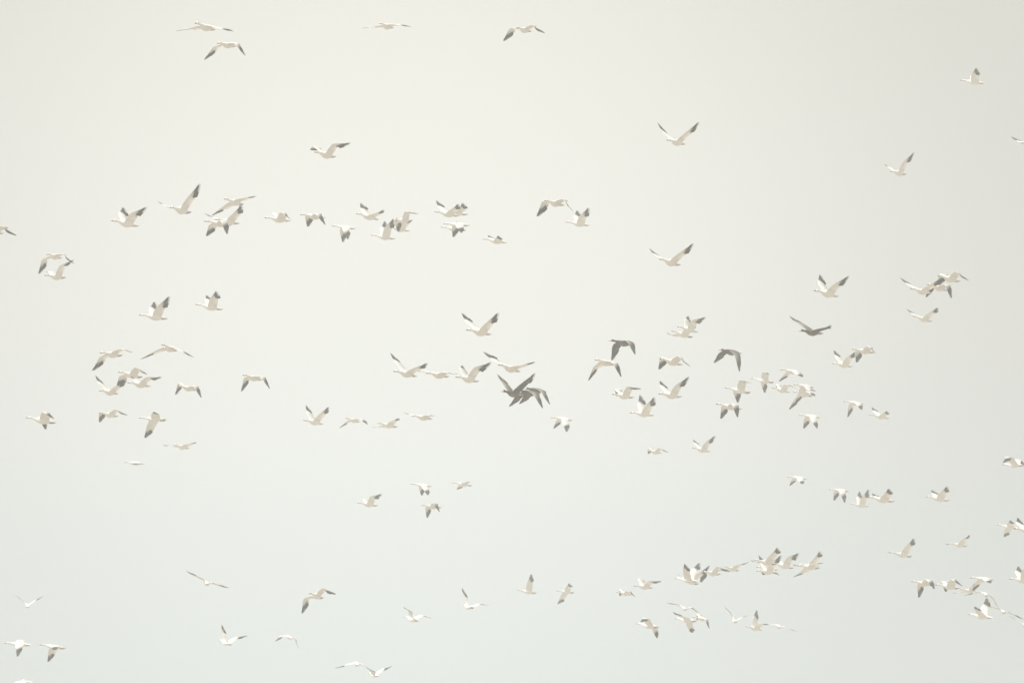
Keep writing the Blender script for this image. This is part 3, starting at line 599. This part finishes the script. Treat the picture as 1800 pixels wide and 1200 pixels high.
    ('white', 1132.66, 1031.49, 58.93, 37.5, -2.3, -7, 35.8, 42.8, -1.5, -10.1, -3.3, -6.4, -43.7, -52.6, -6, 0, 20, 'white goose with near wing swept back, upper of two left of the slanting chain', 'white geese of the flock'),
    ('white', 1098.30, 1043.24, 47.80, 34.9, 1.1, -5.9, 17.8, 23.2, -45.9, -54.7, 5.4, -3.1, -31.6, -33.8, -0, 0, 16, 'small white goose with drooped wings, lower of two left of the slanting chain', 'white geese of the flock'),
    ('white', 1140.06, 1099.50, 62.16, -25.1, 5.8, 17.4, 16.8, 1.1, -39.6, -23.9, -5, -9.2, -14.2, -5, -2, 0, 8, 'white goose banking with near wing folded over and far wing hanging, below the slanting chain', 'white geese of the flock'),
    ('white', 1203.26, 1069.37, 49.77, -86.8, 4, 12.9, 5.8, 5, -4.2, -19.2, 33.3, 46.5, -17.7, -40.5, 4, -14, 0, 'faint white goose seen from behind, highest of the bottom group under the slanting chain', 'white geese of the flock'),
    ('white', 1207.35, 1089.64, 59.14, -27.8, 3.8, 20.3, -10.2, -19.6, -11.4, -10.7, 10.4, 8.4, -3.7, 1.4, 1, 0, 0, 'white goose banking with near wing up and far wing down, under a faint goose', 'white geese of the flock'),
    ('white', 1233.13, 1087.17, 47.88, 34.2, 1.5, -18.2, 7.9, 12.8, -62.3, -60.8, 1.5, -7.6, -23.4, -33.6, -2, 0, 16, 'small white goose with drooped wings, touching the tail of a banking goose', 'white geese of the flock'),
    ('white', 1291.49, 1091.33, 49.37, -82.4, 2.8, 15.6, 53.7, 44.6, 27.5, 31.8, 29.2, 33, -27, -32.1, 15, -4, 0, 'faint white goose seen from behind with wings in a V, under the slanting chain', 'white geese of the flock'),
    ('white', 1326.31, 1103.90, 52.23, 35.8, 2.5, -29.1, 53.5, 62, 26, 36.7, -4.2, -4, -16.8, -38.2, -4, 0, 0, 'white goose with far wing upright and near wing level, right of the faint V goose', 'white geese of the flock'),
    ('white', 1368.84, 1100.92, 49.86, -83, 5.5, 11, -5.2, -5.8, -11.3, -12, 9.8, 7.9, -16.6, -15.9, 0, -4, 0, 'faint white goose seen from behind, rightmost of the bottom group under the slanting chain', 'white geese of the flock'),
    ('white', 927.59, 1039.93, 48.85, 17.4, 4.3, 21.9, 34.2, 27.6, 29.7, 21.9, 2.4, 1.4, -7.5, -13.7, -2, 0, 0, 'white goose with one tall upright wing, lower centre', 'white geese of the flock'),
    ('white', 995.34, 1040.09, 45.60, 23.2, 1, 26.5, -6.8, -17.2, -10.6, -17.5, 9.5, 7.4, 6.4, -2.2, -2, 0, 0, 'white goose banking with wings up and down, right of the tall-winged goose', 'white geese of the flock'),
    ('white', 724.33, 1088.15, 57.96, -52.2, 9.4, 12, 44.9, 39.6, 0.4, -4.8, -19.5, -14.5, -28.7, -24.8, -4, 4, 0, 'bright white goose seen from behind with two arched wings, bottom centre left', 'white geese of the flock'),
    ('white', 823.50, 1066.27, 60.10, -65.4, 4.3, 22.6, 48.7, 39.6, 22.1, 13.9, -2.8, -4.7, -43.4, -34.2, -7, 4, 0, 'bright white goose seen from behind with one steep wing, bottom centre', 'white geese of the flock'),
    ('white', 627.47, 1166.40, 57.62, -82, 7.7, 4.6, -23.1, -25.1, -23.5, -28.5, 26.8, 31.5, -9.1, -16.8, -6, -4, 5, 'white goose seen from behind with drooped wings, left one of two at the bottom edge', 'white geese of the flock'),
    ('white', 657.55, 1185.83, 53.94, -62.3, 6.9, -2.8, 37.7, 37, 11.8, 17.6, -46.6, -24.6, -60.9, -39.1, -8, 4, 0, 'white goose seen from behind with raised wing, right one of two at the bottom edge', 'white geese of the flock'),
    ('white', 363.44, 1024.88, 57.67, -80.8, 4.2, 18.4, 8, 1, 7.4, 4.2, 10.6, 9.8, -16.2, -21.9, 1, -14, 0, 'white goose seen from behind, wings in one tilted line, lower left', 'white geese of the flock'),
    ('white', 556.50, 1047.67, 65.69, 61.6, 4, 21.1, 10, 2, -48, -57.7, 14.1, 5.8, -19.6, -12.9, -1, 0, 30, 'white goose with arched drooped wings, above the faint geese at lower left', 'white geese of the flock'),
    ('white', 397.20, 1129.23, 60.62, -57.5, 8.9, 15.3, 55.1, 45.5, 31.9, 28.7, -8, -9.6, -43.2, -36.7, -12, 4, 0, 'bright white goose seen from behind with one steep wing, lower left', 'white geese of the flock'),
    ('white', 508.88, 1119.72, 47.09, -72.8, 8.7, 13, -17.3, -17.6, -51.4, -57.7, 23.5, 25.9, -35, -24.3, -3, -4, 16, 'faint white goose seen from behind with drooped wings, lower left', 'white geese of the flock'),
    ('white', 47.99, 1064.35, 49.52, -80.1, 6.7, 2.7, 43.6, 37.9, 28.5, 27.9, 15.9, 11.9, -32.6, -26.9, 10, -4, 0, 'faint white goose seen from behind with wings in a V, near the left edge', 'white geese of the flock'),
    ('white', 33.75, 1132.13, 63.54, -0.2, -0, -11.3, -6.3, 7.8, -43.2, -59.9, -2.1, -3.6, -8.2, -6.1, -6, 0, -12, 'white goose with wings down, left one of a pair in the lower left corner', 'white geese of the flock'),
    ('white', 95.04, 1136.71, 63.61, 7.9, 3.4, 8.6, -18.9, -19.1, -30.5, -37.9, 7.1, 4.8, -8, -3.6, -1, 0, -12, 'white goose with wings down, right one of a pair in the lower left corner', 'white geese of the flock'),
    ('white', 43.22, 1198.61, 54.71, -80.4, 8.7, -0.7, -15.2, -11.7, -42.8, -46.9, 38.4, 38.8, -11.7, -13.3, -6, -4, 15, 'white goose cut off by the bottom edge at far left', 'white geese of the flock'),
    ('white', 648.09, 886.77, 55.53, 28.6, 0.9, 3.9, 40.4, 39.2, 5.1, 3.7, -1.7, -4.9, -38.2, -40.4, -6, 0, 20, 'white goose with a bent raised wing, leftmost of four below the centre', 'white geese of the flock'),
    ('white', 743.11, 853.11, 53.15, 12.1, -0.2, -4.7, -30.1, -21.4, -34.3, -49, -7.6, -5.7, -13.7, -21, 0, 0, 4, 'white goose with both wings straight down, upper middle of four below the centre', 'white geese of the flock'),
    ('white', 814.72, 851.41, 50.02, 16.2, 2.5, 5.7, -9, -11.8, -8.8, -10.2, 7.6, 3.7, -13.1, -11.5, -1, 0, -12, 'small white goose with one wing down, rightmost of four below the centre', 'white geese of the flock'),
    ('white', 759.81, 890.65, 53.14, 23.7, 0.6, 5.9, 5, -1.1, -62.4, -58.4, 7.6, 2.5, -22.6, -20, -3, 0, 16, 'white goose with broad far wing down, lowest of four below the centre', 'white geese of the flock'),
]

for n, b in enumerate(BIRDS):
    kind, cx, cy, ppm, yaw, pit, rol, aL1, aR1, aL2, aR2, bL1, bR1, bL2, bR2, nk, fth, hnd, label, group = b
    rn = random.Random(100 + n)
    rnd = dict(feather=fth, hand=hnd, stain=rn.uniform(0.0, 0.55), grey=rn.uniform(0, 0.35) * (rn.random() < .5), twist=rn.uniform(-5, 3),
               fan=rn.uniform(1.15, 1.7) if aL2 > -15 else rn.uniform(0.85, 1.1),
               bend=(rn.uniform(0.01, 0.035) if -12 < aL2 < 25 else rn.uniform(0.0, 0.012)))
    me = goose_mesh("snow_goose" if kind == 'white' else "brown_goose", kind, (RAD(aL1), RAD(aR1)), (RAD(aL2), RAD(aR2)),
                    (RAD(bL1), RAD(bR1)), (RAD(bL2), RAD(bR2)), nk / 1000.0, rnd)
    o = bpy.data.objects.new("snow_goose" if kind == 'white' else "brown_goose", me)
    COL.objects.link(o)
    yaw, pit, rol = RAD(yaw), RAD(pit), RAD(rol)
    h = Vector((-math.cos(yaw), -math.sin(yaw), 0))
    up = Vector((0, 0, 1))
    l = up.cross(h)
    f = h * math.cos(pit) + up * math.sin(pit)
    u = f.cross(l)
    l2 = l * math.cos(rol) + u * math.sin(rol)
    u2 = f.cross(l2)
    dist = FPX / ppm
    pos = Vector((0, 0, CAM_H)) + (cF + cR * ((cx - 900) / FPX) - cU * ((cy - 600) / FPX)) * dist
    o.matrix_world = Matrix(((f.x, l2.x, u2.x, pos.x), (f.y, l2.y, u2.y, pos.y), (f.z, l2.z, u2.z, pos.z), (0, 0, 0, 1)))
    o["label"] = label
    o["category"] = "goose"
    o["group"] = group
    part("bill", ME_BILL if kind == 'white' else ME_BILL2, o, (0, 0, nk / 1000.0))
    for s in (1, -1):
        part("eye", ME_EYE[s], o, (0, 0, nk / 1000.0))
        part("foot", ME_FOOT[s], o, (0, 0, 0))

# ------------------------------------------------------------------ the misty air
top = 40.2
hz, hv = 1475.0, []
for z in (-1.3, top):
    hv += [(-hz, -hz, z), (hz, -hz, z), (hz, hz, z), (-hz, hz, z)]
hm, t, N, L = new_mat("misty_air")
o = N("ShaderNodeOutputMaterial")
pv = N("ShaderNodeVolumePrincipled")
pv.inputs["Color"].default_value = (0.89, 0.935, 0.95, 1)
pv.inputs["Density"].default_value = 0.00108
pv.inputs["Anisotropy"].default_value = 0.2
L(pv.outputs[0], o.inputs["Volume"])
haze = mesh_obj("haze", hv, [(3, 2, 1, 0), (4, 5, 6, 7), (0, 1, 5, 4), (1, 2, 6, 5), (2, 3, 7, 6), (3, 0, 4, 7)], hm, False)
haze["kind"] = "stuff"
